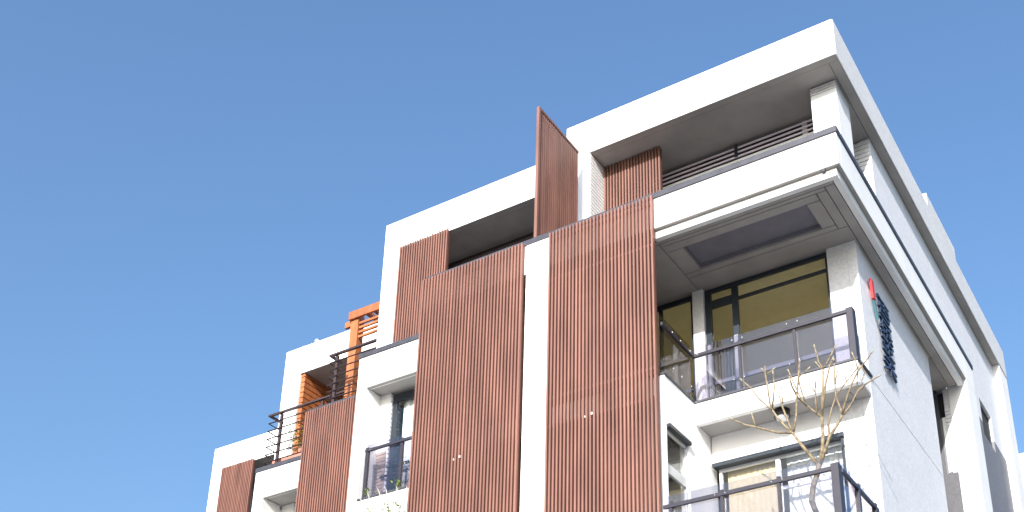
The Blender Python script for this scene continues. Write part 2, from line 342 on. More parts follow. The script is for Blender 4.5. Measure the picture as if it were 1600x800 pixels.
# side window of the bay (faces right)
def side_window(x, y0, y1, z0, z1, hm=(), fr=0.045, fm='greyframe', parent=B, panem='glass'):
    L = [(x-0.04, x, y0, y1, z1-fr, z1), (x-0.04, x, y0, y1, z0, z0+fr), (x-0.04, x, y0, y0+fr, z0+fr+.002, z1-fr-.002), (x-0.04, x, y1-fr, y1, z0+fr+.002, z1-fr-.002)]
    for z, h in hm: L.append((x-0.045, x+0.004, y0+fr+.002, y1-fr-.002, z-h/2, z+h/2))
    f = boxes('window', L, fm, parent, 0.003)
    box('pane', x-0.024, x-0.018, y0+fr*.6, y1-fr*.6, z0+fr*.6, z1-fr*.6, panem, f, 0)
    return f
side_window(-7.24, 14.556, 15.298, 7.22, 8.66, hm=((8.0, 0.16),))
box('window_hood', -7.198, -7.14, 14.54, 15.32, 8.705, 8.72, 'greyframe', B, 0.003)
box('window_hood', -7.24, -7.15, 14.545, 15.315, 8.66, 8.702, 'frame', B, 0.003)
box('interior_wall', -8.4, -8.3, 14.9, 16.1, 6.6, 9.1, 'cream', B, 0)

# --- right side behind: recess, second block, rear wall and rear pier
box('wall', -4.95, -4.80, 20.30, 21.9, G, SOF+0.02, 'darktile', B)
R2Y = 21.9
box('wall', -4.475, FX1, R2Y, 22.7, G, 12.298, 'white', B)
box('wall', -4.475, FX1, R2Y+0.002, 22.698, 12.30, 12.90, 'white', B)
box('wall', -4.80, -4.71, R2Y+0.05, R2Y+0.2, G, 12.2, 'darktile', B)  # dark tile tone also paints the shaded strip at the wall end
box('wall', -4.80, -4.4755, R2Y-0.02, R2Y-0.001, G, 10.3, 'darktile', B, 0)
box('wall', -4.71, -4.585, R2Y+0.05, R2Y+0.2, G, 11.58, 'greytile', B)
window(-4.71, -4.585, R2Y+0.08, 11.59, 12.14, fr=0.025)
box('interior_wall', -4.71, -4.585, R2Y+0.16, R2Y+0.18, 11.59, 12.14, 'dark', B, 0)
box('wall', -4.66, -4.586, R2Y+0.03, R2Y+0.049, 10.35, 11.575, 'white', B, 0)
def courses(name, x0, x1, y0, y1, z0, z1, pitch, m, parent, gap=0.012):
    """tile courses: real, slightly recessed joints; too small to pick apart, so one part"""
    bm = bmesh.new(); z = z0
    while z < z1-0.01:
        add_box(bm, x0, x1, y0, y1, z, min(z+pitch-gap, z1), 0); z += pitch
    return stuff(new_obj(name, mesh_of(bm, name), M[m], parent))
courses('tile_courses', -4.585, -4.478, R2Y+0.01, R2Y+0.1, 6.0, 11.75, 0.085, 'stone', B)
box('wall', -4.583, -4.48, R2Y+0.1, R2Y+0.2, G, 12.2, 'joint', B, 0)
box('wall', -4.583, -4.478, R2Y+0.02, R2Y+0.1, 11.76, 12.2, 'stone', B)
RX = -4.63
# rear wall with two small windows
def rearwall(y0, y1, z0, z1, m): box('wall', RX-0.2, RX, y0, y1, z0, z1, m, B, 0.003)
rearwall(22.702, 26.1, 13.42, 16.22, 'stone'); rearwall(26.1, 27.25, 14.08, 16.22, 'stone'); rearwall(27.25, 28.55, 13.42, 16.22, 'stone')
rearwall(18.60, 22.70, 12.55, 16.22, 'stone')
rearwall(22.702, 28.55, 11.2, 13.10, 'greytile'); rearwall(22.702, 26.1, 13.10, 13.418, 'greytile'); rearwall(27.25, 28.55, 13.10, 13.418, 'greytile')
rearwall(22.702, 27.2, G, 11.198, 'greytile'); rearwall(28.1, 28.55, G, 11.198, 'greytile')
rearwall(27.2, 28.1, G, 10.2, 'greytile')
side_window(RX-0.06, 26.1, 27.25, 13.11, 14.07, fr=0.06, fm='frame', panem='dark')  # matte dark pane paints the opening as lying in shadow
side_window(RX-0.06, 27.2, 28.1, 10.21, 11.19, fr=0.06, fm='frame', panem='dark')  # matte dark pane here too, shadow put into its colour
box('interior_wall', RX-0.16, RX-0.13, 26.0, 28.3, 10, 14.2, 'dark', B, 0)  # dark sheet right behind both panes, painting the unlit inside
box('rear_pier', RX-0.4, -4.45, 28.55, 29.42, 12.0, 16.22, 'white', B)
courses('tile_courses', RX-0.35, -4.46, 28.57, 29.40, G, 11.99, 0.12, 'stone', B, 0.014)
box('wall', RX-0.3, -4.49, 28.60, 29.36, G, 11.995, 'joint', B, 0)
# far wing further back
box('far_fascia', -6.5, -4.08, 30.2, 38, 13.35, 14.35, 'roofstone', B)
box('far_wall', -8, -4.4, 30.6, 38, G, 13.34, 'greytile', B)

# ------------------------------------------------------------------ penthouse blocks with deep flat roofs
RZ0, RZ1 = 16.21, 17.04
def roof(x0, x1, y0, y1, right=False, m='white'):
    """flat roof slab: front fascia, (right fascia), underside with an inset ceiling and a joint round it"""
    r_ = box('roof_slab', x0, x1, y0+0.02, y1, RZ0+0.05, RZ1, m, B, 0)
    box('roof_fascia', x0, x1, y0, y0+0.0195, RZ0, RZ1, m, B, 0)
    e = 0.17
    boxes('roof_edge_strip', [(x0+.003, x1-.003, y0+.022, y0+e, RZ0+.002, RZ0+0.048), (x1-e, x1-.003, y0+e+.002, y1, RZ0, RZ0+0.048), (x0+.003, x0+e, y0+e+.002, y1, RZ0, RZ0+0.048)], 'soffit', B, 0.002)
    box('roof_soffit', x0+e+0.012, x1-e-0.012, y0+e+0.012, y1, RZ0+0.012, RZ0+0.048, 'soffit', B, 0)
    return r_
# front block (4)
roof(-10.08, -4.45, 16.17, 29.42, m='white')
box('roof_side_facing', -4.449, -4.432, 16.185, 29.40, RZ0+0.004, RZ1-0.006, 'roofstone', B, 0.004)
box('roof_parapet', -4.9, -4.435, 22.3, 24.68, RZ1+0.001, 17.40, 'roofstone', B, 0.01)
box('pillar', -10.078, -9.56, 16.17, 16.95, 12.5, RZ0-0.002, 'white', B, 0)
courses('tile_courses', -9.60, -9.53, 16.19, 16.95, 12.9, RZ0-0.01, 0.085, 'white', B, 0.03)
box('column', -5.15, -4.66, 16.76, 17.50, 12.55, 16.02, 'white', B)
courses('tile_courses', -5.15, -4.66, 16.76, 17.50, 16.03, RZ0-0.002, 0.06, 'stone', B, 0.02)
box('wall', -9.5, -5.15, 17.54, 17.7, 12.55, RZ0, 'black', B)  # black sheet paints the dark gaps between the louvre blades
box('wall', -9.5, -5.15, 17.40, 17.5, 15.70, 15.80, 'white', B)
box('interior_wall', -9.5, -5.15, 17.42, 17.5, 12.55, 15.698, 'dark', B, 0)  # unseen dark panel added to cut bounce light on the terrace ceiling
box('wall', -5.60, -5.5, 17.50, 28.5, 12.55, RZ0, 'white', B)
box('wall', -5.498, -4.832, 18.62, 18.8, 12.55, 15.0, 'white', B)
courses('tile_courses', -5.498, -4.64, 18.58, 18.70, 12.6, RZ0-0.002, 0.10, 'stone', B, 0.02)
# block 3
roof(-15.27, -10.082, 16.77, 28.0)
box('pillar', -15.27, -14.785, 16.77, 17.5, 12.5, RZ0-0.002, 'white', B, 0)
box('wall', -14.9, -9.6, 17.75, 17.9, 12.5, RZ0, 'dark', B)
box('wall', -15.265, -15.10, 17.5, 27.9, 12.5, RZ0-0.002, 'white', B)
box('wall', -10.15, -9.95, 16.97, 18.0, 12.5, RZ0-0.002, 'white', B)
# block 2
roof(-21.09, -15.272, 19.67, 29.0)
box('pillar', -21.09, -20.50, 19.67, 19.95, 12.4, RZ0-0.002, 'white', B, 0)
box('wall', -21.08, -20.62, 19.952, 28.8, 12.4, RZ0-0.002, 'white', B)
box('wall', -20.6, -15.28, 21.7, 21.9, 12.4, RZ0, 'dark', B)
# block 1
roof(-27.10, -21.092, 22.80, 31.0)
box('pillar', -27.10, -26.60, 22.80, 23.2, G, RZ0-0.002, 'white', B, 0)
box('wall', -27.09, -26.8, 23.202, 30.8, G, RZ0-0.002, 'white', B)
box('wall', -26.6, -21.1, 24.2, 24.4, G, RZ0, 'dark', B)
for (x, y) in ((-20.45, 19.9), (-15.0, 17.0)):
    pass

# --- terrace level, block L4 (y 15.85)
def low_block(x0, x1, y, jamb, back, winx, wx1, tag_curtain=None):
    box('fascia', x0, x1, y, y+0.14, SOF+0.02, 12.90, 'white', B)
    box('parapet_cap', x0-0.02, x1, y-0.02, y+0.19, 12.90, TOP, 'cap', B, 0.01)
    box('fascia', x0, x0+0.14, y+0.142, y+1.2, SOF+0.02, 12.90, 'white', B)
    box('pier', x0, jamb, y+0.002, y+0.6, G, SOF+0.018, 'white', B)
    box('soffit_panel', jamb, x1, y+0.10, back+0.5, SOF+0.03, SOF+0.08, 'soffit', B, 0)
    box('soffit_edge', jamb+0.002, x1, y+0.002, y+0.085, SOF, SOF+0.018, 'soffit', B, 0)
    box('terrace_slab', x0+0.02, x1, y+0.2, back+3.2, SOF+0.1, 12.5, 'soffit', B)
    box('wall', jamb, winx, back, back+0.3, G, SOF+0.028, 'white', B)
    courses('tile_courses', winx, winx+0.03, back+0.01, back+0.3, 9.6, SOF-0.02, 0.1, 'stone', B, 0.03)
    box('balcony_slab', jamb+0.003, x1, y+0.01, back+0.28, 9.20, 9.62, 'white', B)
    box('slab_cap', jamb+0.0, x1, y-0.01, y+0.06, 9.622, 9.66, 'cap', B, 0.003)
low_block(-14.86, -12.02, 15.85, -14.60, 16.30, -14.33, -12.1)
window(-14.29, -12.1, 16.34, 9.62, 12.13, vm=((-13.1, 0.07),), hm=((-14.2, -12.15, 10.5, 0.05),), fr=0.11)
courses('tan_courses', -14.595, -14.335, 16.285, 16.299, 9.66, 10.85, 0.075, 'tan', B, 0.014)
box('interior_wall', -14.29, -12.1, 17.6, 17.7, 9.3, 12.2, 'dark', B, 0)
box('wall', -14.29, -12.1, 16.32, 16.5, G, 9.2, 'white', B)
low_block(-20.62, -17.30, 18.70, -20.28, 19.35, -19.86, -17.4)
window(-19.83, -17.5, 19.55, 9.62, 12.12, vm=((-19.0, 0.09),), fr=0.09)
box('interior_wall', -19.83, -17.5, 20.6, 20.7, 9.3, 12.2, 'dark', B, 0)
# block behind screen D and the return beside it
box('parapet_cap', -17.46, -15.2, 17.08, 17.3, 12.90, TOP, 'cap', B, 0.01)
box('fascia', -17.43, -14.87, 17.13, 17.28, 12.1, 12.9, 'white', B)
box('wall', -17.43, -14.87, 17.4, 17.5, G, 12.0, 'loggia', B, 0)  # dark sheet painting the shaded depth behind the narrow screen
box('slab_band', -17.43, -14.87, 17.14, 17.39, 9.2, 9.6, 'slabgrey', B)
box('terrace_slab', -17.43, -15.0, 17.3, 21.6, 12.1, 12.5, 'soffit', B)
box('wall', -14.98, -14.87, 16.5, 18.0, G, 12.1, 'white', B)
# closing volumes far behind, so no daylight leaks through the blocks
box('rear_volume', -21.0, -17.6, 21.95, 28.0, G, 12.35, 'white', B)
box('rear_volume', -14.8, -9.4, 18.2, 27.5, G, 12.4, 'white', B)
box('rear_volume', -9.3, -5.7, 20.2, 28.3, G, 12.4, 'white', B)
box('rear_volume', -26.5, -21.2, 24.5, 30.5, G, 12.4, 'white', B)

# ------------------------------------------------------------------ slatted screens
PIT = 0.0682
def tall_mesh(w_, d_, h_):
    bm = bmesh.new(); add_box(bm, 0, w_, 0, d_, 0, h_, 0.0)
    bmesh.ops.translate(bm, vec=(0, 0, -EYE), verts=bm.verts)
    me = mesh_of(bm, 'slat'); me.materials.append(M['slat']); return me
def screen(label, x0, x1, y, z0, z1, rails=(), group='red-brown slatted screens on the facade', pit=PIT, wd=0.034, dep=0.046, edge=True, clips=()):
    t = root('slatted_screen', label, 'screen', group)
    n = int(round((x1-x0-wd)/pit)); p = (x1-x0-wd)/n
    me = tall_mesh(wd, dep, z1-z0)
    for i in range(n+1):
        o = bpy.data.objects.new('slat', me); COL.objects.link(o); o.parent = t
        o.location = W((x0+i*p, y, z0)) + Vector((0, random.uniform(-0.0015, 0.0015), random.uniform(-0.006, 0.006)))
    for z in rails:
        box('cross_rail', x0+0.004, x1-0.004, y+dep+0.002, y+dep+0.03, z, z+0.05, 'slatdark', t, 0.002)
    if edge:
        for xx in (x0, x1-0.02):
            box('side_stile', xx, xx+0.02, y+dep+0.002, y+dep+0.055, z0, z1-0.02, 'slatdark', t, 0.002)
    for (x, z) in clips:
        box('clip', x, x+0.025, y-0.012, y-0.002, z, z+0.04, 'lamp', t, 0); box('clip', x-0.12, x-0.105, y-0.012, y-0.002, z-0.02, z+0.01, 'lamp', t, 0)
    return t
screen('tallest slatted screen, right of the narrow white pier and beside the corner balcony', -9.27, -7.25, FY-0.085, 3.0, 12.93, rails=(12.78, 11.95, 9.62, 9.1, 6.6, 4.0), clips=((-8.41, 9.09),))
screen('wide slatted screen left of the narrow white pier, its foot beside the small glass balcony', -12.04, -9.82, FY-0.085, 3.0, 12.93, rails=(12.78, 11.95, 9.62, 9.1, 6.6, 4.0), clips=((-10.98, 8.98),))
screen('slatted screen set in the left of the roof terrace opening above the wide screen', -14.78, -13.46, 16.72, 12.55, 16.25, rails=(16.05, 14.4, 12.8))
screen('narrow slatted screen below the black terrace railings and orange pergola post', -17.43, -15.95, 17.02, 4.0, 12.93, rails=(12.78, 11.95, 9.6, 6.6))
screen('upper leftmost slatted screen under the lowest white roof in the picture', -26.60, -25.28, 22.74, 13.42, 16.24, rails=(16.05, 14.6, 13.6))
screen('lower leftmost slatted screen below a horizontal joint', -26.66, -25.05, 22.70, 4.0, 13.36, rails=(13.2, 11.9, 9.6))
screen('slatted screen standing under the highest roof with its top in shadow', -9.52, -8.26, 16.70, 12.60, 16.205, rails=(16.05, 14.4, 12.8))
# perpendicular privacy fin between two terraces
t = root('privacy_fin', 'tall slatted fin standing at right angles to the facade, its sloping top against the sky', 'screen', 'red-brown slatted screens on the facade')
FXp = -9.63
box('front_post', FXp-0.03, FXp+0.03, 14.62-0.2, 14.62-0.13, 12.9, 16.03, 'slat', t, 0.004)
box('top_rail', FXp-0.03, FXp+0.03, 14.495, 15.86, 15.97, 16.03, 'slat', t, 0.004)
box('bottom_rail', FXp-0.03, FXp+0.03, 14.495, 15.86, 12.9, 12.96, 'slat', t, 0.004)
box('backing_board', FXp-0.028, FXp-0.012, 14.50, 15.86, 12.97, 15.965, 'slatdark', t, 0)
bmv = bmesh.new(); add_box(bmv, 0, 0.03, 0, 0.05, 0, 2.985, 0); bmesh.ops.translate(bmv, vec=(0, 0, -EYE), verts=bmv.verts)
fme = mesh_of(bmv, 'fin_slat'); fme.materials.append(M['slat'])
for i in range(19):
    o = bpy.data.objects.new('slat', fme); COL.objects.link(o); o.parent = t
    o.location = W((FXp-0.010, 14.52+i*0.0705, 12.97))

# ------------------------------------------------------------------ louvre walls on the roof terraces
def louvres(label, x0, x1, y, z0, z1, pitch, m, posts=(), th=0.05, tilt=0.0):
    t = root('louvre_shutter', label, 'shutter')
    z = z0
    bm = bmesh.new(); add_box(bm, 0, x1-x0, 0, 0.02, 0, th, 0.0); bmesh.ops.translate(bm, vec=(0, 0, -EYE), verts=bm.verts)
    me = mesh_of(bm, 'louvre'); me.materials.append(M[m])
    while z < z1:
        o = bpy.data.objects.new('louvre_blade', me); COL.objects.link(o); o.parent = t; o.location = W((x0, y, z)); z += pitch
    for px in posts: box('shutter_post', px-0.03, px+0.03, y-0.03, y-0.002, z0, z1, 'frame', t, 0.003)
    return t
louvres('pale horizontal louvres with a dark post at the back of the top corner terrace', -9.5, -5.2, 17.40, 15.855, 16.15, 0.105, 'louvre', posts=(-6.93,), th=0.035)
louvres('dark horizontal louvres in deep shade above the wide slatted screen', -13.9, -10.2, 17.55, 12.7, 16.05, 0.16, 'brownmetal', th=0.05)

# ------------------------------------------------------------------ timber cladding and pergola on block 2
t = root('timber_side_wall', 'orange timber boards lining the left side of the roof terrace opening, planter at its foot', 'cladding')
z = 12.55
while z < 16.15:
    box('board', -20.495, -20.36, 19.72, 21.6, z, z+0.135, 'orange', t, 0.006); z += 0.155
t = root('pergola', 'orange timber pergola whose post rises behind the black railings against the sky', 'pergola')
PY = 17.75
box('post', -17.03, -16.80, PY, PY+0.22, 12.5, 15.86, 'orange', t, 0.008)
box('beam', -17.06, -15.0, PY-0.06, PY-0.003, 15.62, 15.84, 'orange', t, 0.008)
box('beam', -17.24, -17.04, PY+0.03, PY+0.11, 15.50, 15.66, 'orange', t, 0.008)
for i in range(4): box('slat', -16.79, -15.0, PY+0.03, PY+0.08, 15.10+i*0.125, 15.10+i*0.125+0.06, 'orange', t, 0.004)
box('beam', -17.0, -15.0, PY+1.75, PY+1.83, 15.62, 15.84, 'orange', t, 0.008)
for i in range(7):
    xx = -16.6+i*0.23
    box('rafter', xx, xx+0.06, PY-0.001, PY+1.748, 15.66, 15.80, 'orange', t, 0.004)

# ------------------------------------------------------------------ black railings
def railing(label, x0, x1, y0, y1, z0, ztop, posts):
    t = root('terrace_railing', label, 'railing', 'dark brown terrace railings')
    box('handrail', x0, x1, y0-0.035, y0+0.035, ztop-0.05, ztop, 'brownmetal', t, 0.004)
    box('handrail', x0, x0+0.07, y0+0.037, y1, ztop-0.05, ztop, 'brownmetal', t, 0.004)
    n = 6; dz = (ztop-z0-0.12)/n
    for i in range(n):
        z = z0+0.1+i*dz
        tube('rail_rod', [(x0+0.02, y1, z), (x0+0.02, y0, z), (x1, y0, z)], [0.02]*3, 'brownmetal', t, 6)
    for (px, py) in posts: box('post', px-0.035, px+0.035, py-0.03, py+0.03, z0-0.02, ztop-0.052, 'brownmetal', t, 0.004)
    return t
railing('dark rod railing on the leftmost visible terrace, zigzag corner against the sky', -20.46, -17.50, 18.75, 19.2, TOP+0.03, 14.50, ((-20.05, 18.79), (-18.7, 18.79)))
railing('higher dark rod railing in front of the orange pergola post', -16.94, -15.30, 17.10, 17.45, TOP+0.02, 14.30, ((-16.74, 17.14),))

# ------------------------------------------------------------------ glass balustrades
def balustrade(label, segs, z0, zr, zg, posts, clamps=(), bigpost=None):
    """segs: list of ((x,y),(x,y)) axis aligned runs"""
    t = root('glass_balustrade', label, 'balustrade', 'grey glass balcony balustrades')
    for (a, b_) in segs:
        x0, x1 = sorted((a[0], b_[0])); y0, y1 = sorted((a[1], b_[1]))
        if x1-x0 > y1-y0:
            box('rail', x0, x1, y0-0.022, y0+0.022, zr-0.06, zr, 'postmetal', t, 0.003)
            box('glass_panel', x0+0.02, x1-0.02, y0+0.034, y0+0.044, z0+0.01, zg, 'balglass', t, 0)
        else:
            box('rail', x0-0.022, x0+0.022, y0, y1, zr-0.06, zr, 'postmetal', t, 0.003)
            box('glass_panel', x0-0.044, x0-0.034, y0+0.02, y1-0.02, z0+0.01, zg, 'balglass', t, 0)
    for (px, py, w_) in posts:
        box('post', px-w_/2, px+w_/2, py-0.03 if w_ < .08 else py-0.045, py+0.03 if w_ < .08 else py+0.12, z0, zr+0.04, 'postmetal', t, 0.004)
    for (px, py, z) in clamps:
        bm = bmesh.new(); r_ = bmesh.ops.create_icosphere(bm, subdivisions=1, radius=0.015); bmesh.ops.translate(bm, vec=W((px, py, z)), verts=r_['verts'])
        new_obj('clamp', mesh_of(bm, 'clamp'), M['steel'], t)
    return t
cl = []
for px in (-6.38, -5.43):
    for d in (-0.09, 0.09):
        for z in (10.52, 9.78): cl.append((px+d, 15.55, z))
for py in (14.7, 15.0, 15.35): cl += [(-7.13, py, 10.42), (-7.13, py, 9.75)]
cl += [(-7.10, 15.55, 10.45), (-7.0, 15.55, 9.72)]
balustrade('tinted glass balustrade round the upper corner balcony below the big window', [((-7.22, 15.62), (-4.55, 15.62)), ((-7.2, 14.45), (-7.2, 15.575))],
           9.60, 10.50, 10.66, [(-6.38, 15.65, 0.05), (-5.43, 15.65, 0.05), (-4.51, 15.66, 0.11)], cl)
cl2 = [(-6.19+d, 14.13, 7.12) for d in (-0.08, 0.08)] + [(-5.33+d, 14.13, 7.12) for d in (-0.08, 0.08)]
b2 = balustrade('glass balustrade of the lowest balcony with the bare tree behind its rail', [((-7.12, 14.2), (-4.56, 14.2)), ((-4.46, 14.32), (-4.46, 15.9))],
           6.2, 7.17, 7.32, [(-7.0, 14.22, 0.05), (-6.19, 14.22, 0.05), (-5.33, 14.22, 0.05), (-4.51, 14.22, 0.11), (-4.47, 15.0, 0.07), (-4.47, 15.76, 0.07)], cl2)
box('balcony_slab', -7.2, -4.42, 14.15, 16.168, 5.8, 6.2, 'white', B)
balustrade('short glass balustrade left of the wide slatted screen, potted plants behind it', [((-14.52, 15.90), (-12.05, 15.90))],
           9.66, 10.74, 10.86, [(-14.48, 15.92, 0.075), (-13.62, 15.93, 0.06), (-12.8, 15.93, 0.06)], [(-14.36, 15.85, 10.68)])
t = root('clothes_rack', 'dark metal rack behind the short glass balustrade on the left balcony', 'rack')
box('rack_bar', -14.4, -13.6, 16.22, 16.25, 10.22, 10.27, 'postmetal', t); box('rack_leg', -14.2, -14.16, 16.22, 16.25, 9.64, 10.32, 'postmetal', t); box('rack_leg', -13.75, -13.71, 16.22, 16.25, 9.64, 10.215, 'postmetal', t)

# ------------------------------------------------------------------ curtains and small fittings
def curtain(label, x0, x1, y, z0, z1, m, folds=14, amp=0.03):
    bm = bmesh.new(); n = folds*6; lo = []; hi = []
    for i in range(n+1):
        u = i/n; x = x0+(x1-x0)*u; yy = y + amp*math.sin(u*folds*2*math.pi)+amp*0.4*math.sin(u*folds*4.7+1)
        lo.append(bm.verts.new(W((x, yy*1.0, z0)))); hi.append(bm.verts.new(W((x, y+(yy-y)*0.7, z1))))
    for i in range(n):
        f = bm.faces.new((lo[i], lo[i+1], hi[i+1], hi[i])); f.smooth = True
    o = new_obj('curtain', mesh_of(bm, 'curtain'), M[m]); o['label'] = label; o['category'] = 'curtain'
    sm = o.modifiers.new('thick', 'SOLIDIFY'); sm.thickness = 0.004
    return o
curtain('grey folded curtain behind the upper corner door, seen through the tinted glass', -7.08, -6.68, WY+0.2, 9.6, 10.95, 'greycurtain', 6, 0.03)
curtain('cream curtain drawn in the left half of the lowest window', -7.0, -6.12, WY+0.17, 6.5, 8.85, 'curtain', 9, 0.007)
curtain('white curtain in the right half of the lowest window behind the tree', -6.02, -5.05, WY+0.3, 6.5, 8.85, 'whitecurtain', 9, 0.008)
curtain('white curtain hanging in the window left of the wide slatted screen', -14.1, -12.3, 16.46, 9.7, 12.1, 'whitecurtain', 12, 0.015)
# soffit lamp
t = root('ceiling_lamp', 'round black and white lamp under the upper corner balcony slab', 'lamp')
def disc(name, cx_, cy_, z0, z1, r0, r1, m, parent, n=20):
    return tube(name, [(cx_, cy_, z0), (cx_, cy_, z1)], [r0, r1], m, parent, n)
disc('lamp_base', -5.83, 15.90, 9.12, 9.198, 0.14, 0.15, 'black', t)
disc('opal_shade', -5.83, 15.90, 9.04, 9.118, 0.10, 0.135, 'lamp', t)
disc('lamp_ring', -5.83, 15.90, 9.085, 9.105, 0.155, 0.155, 'black', t)
t = root('roof_lamp', 'tiny white knob lamp on the second lowest roof edge against the sky', 'lamp')
disc('lamp_foot', -20.1, 19.75, 17.04, 17.10, 0.03, 0.03, 'brownmetal', t, 8); disc('lamp_head', -20.1, 19.75, 17.10, 17.17, 0.07, 0.05, 'lamp', t, 10)

# ------------------------------------------------------------------ wall sign: red seal and dark strokes standing off the right wall
t = root('wall_sign', 'vertical sign of dark raised strokes with a red seal on the right wall', 'sign')
SX = -4.45
def stroke(a, b_, th, m, name='stroke', d0=0.03, d1=0.07):
    (ya, za), (yb, zb) = a, b_
    P = [W((0, ya, za)), W((0, yb, zb))]; d = (P[1]-P[0]).normalized(); nrm = Vector((0, -d.z, d.y))*th*S/2
    bm = bmesh.new(); vs = []
    for x in (SX+d0, SX+d1):
        for (p, s_) in ((P[0], 1), (P[1], 1), (P[1], -1), (P[0], -1)):
            vs.append(bm.verts.new(Vector((x*S, p.y, p.z)) + nrm*s_))
    for q in ((0, 1, 2, 3), (7, 6, 5, 4), (0, 4, 5, 1), (1, 5, 6, 2), (2, 6, 7, 3), (3, 7, 4, 0)): bm.faces.new([vs[i] for i in q])
    bmesh.ops.recalc_face_normals(bm, faces=bm.faces)
    return new_obj(name, mesh_of(bm, name), M[m], t)
stroke((16.70, 11.66), (16.74, 11.30), 0.13, 'signred', 'seal')
stroke((16.70, 11.26), (16.86, 10.98), 0.05, 'signteal', 'seal_mark')
def glyph(yc, zc, w_, h_, hs, vs, ds):
    for (u0, u1, v) in hs: stroke((yc+u0*w_, zc+v*h_), (yc+u1*w_, zc+v*h_), 0.032, 'signblue')
    for (u, v0, v1) in vs: stroke((yc+u*w_, zc+v0*h_), (yc+u*w_, zc+v1*h_), 0.032, 'signblue')
    for (u0, v0, u1, v1) in ds: stroke((yc+u0*w_, zc+v0*h_), (yc+u1*w_, zc+v1*h_), 0.04, 'signblue')
YC = 17.28
glyph(YC, 11.38, 0.62, 0.34, [(-.5, .45, .42), (-.4, .4, .15), (-.5, .5, -.12), (-.4, .4, -.42)], [(-.38, -.42, .15), (.38, -.42, .15), (0, -.12, .5)], [(-.5, .5, -.3, .35)])
glyph(YC, 11.00, 0.62, 0.34, [(-.5, .5, .4), (-.35, .35, .1), (-.5, .5, -.2)], [(-.3, -.5, .4), (.3, -.5, .4), (0, -.45, .1)], [(-.1, -.2, -.5, -.5), (.1, -.2, .5, -.5)])
glyph(YC, 10.62, 0.62, 0.34, [(-.5, .5, .35), (-.35, .35, .0), (-.5, .5, -.35)], [(0, -.5, .5), (.35, 0, .35)], [(-.4, .1, -.2, -.2)])
glyph(YC, 10.26, 0.66, 0.30, [(-.4, .4, .38), (-.5, .5, .0)], [(0, -.5, .4)], [(0, -.0, -.45, -.45), (0, 0, .45, -.42)])

# ------------------------------------------------------------------ plants
def cam_ray(px, py, Y):
    d = r2*((px-CX)/F_PX) - u2*((py-CY)/F_PX) + fw
    return tuple(d*(Y/d.y))
def branches(t, lst, y0, m, budm='bud', seed=1, wob=0.12):
    """branch centre lines measured on the photograph, each grown at its own real depth behind the rail"""
    rnd = random.Random(seed)
    for k, (wd0, wd1, pts) in enumerate(lst):
        n = len(pts); P = []
        dy = rnd.uniform(-wob, wob)
        for i, p in enumerate(pts):
            dd = p[2] if len(p) > 2 else dy*min(1, i/2.0)
            P.append(cam_ray(p[0], p[1], y0+dd))
        R = [(wd0+(wd1-wd0)*i/(n-1))*0.5*0.0115 for i in range(n)]
        tube('branch', P, R, m, t, 7)
        if wd1 < 2.6:
            e = Vector(P[-1]); q = Vector(P[-2]); d = (e-q).normalized()*0.05
            tube('bud', [tuple(e-d*0.2), tuple(e+d*0.5), tuple(e+d*1.3)], [R[-1], R[-1]*1.35, R[-1]*0.5], budm, t, 6)
t = root('bare_tree', 'bare tree with forked tan branches standing on the lowest balcony before the corner windows', 'tree')
TY = 14.85
trunk = [(1290, 860), (1276, 802), (1268, 783), (1270, 762), (1277, 741), (1280, 726)]
P = [cam_ray(x, y, TY) for x, y in trunk]
tube('trunk', P, [0.055, 0.048, 0.047, 0.046, 0.044, 0.046], 'bark', t, 10)
Z = 0
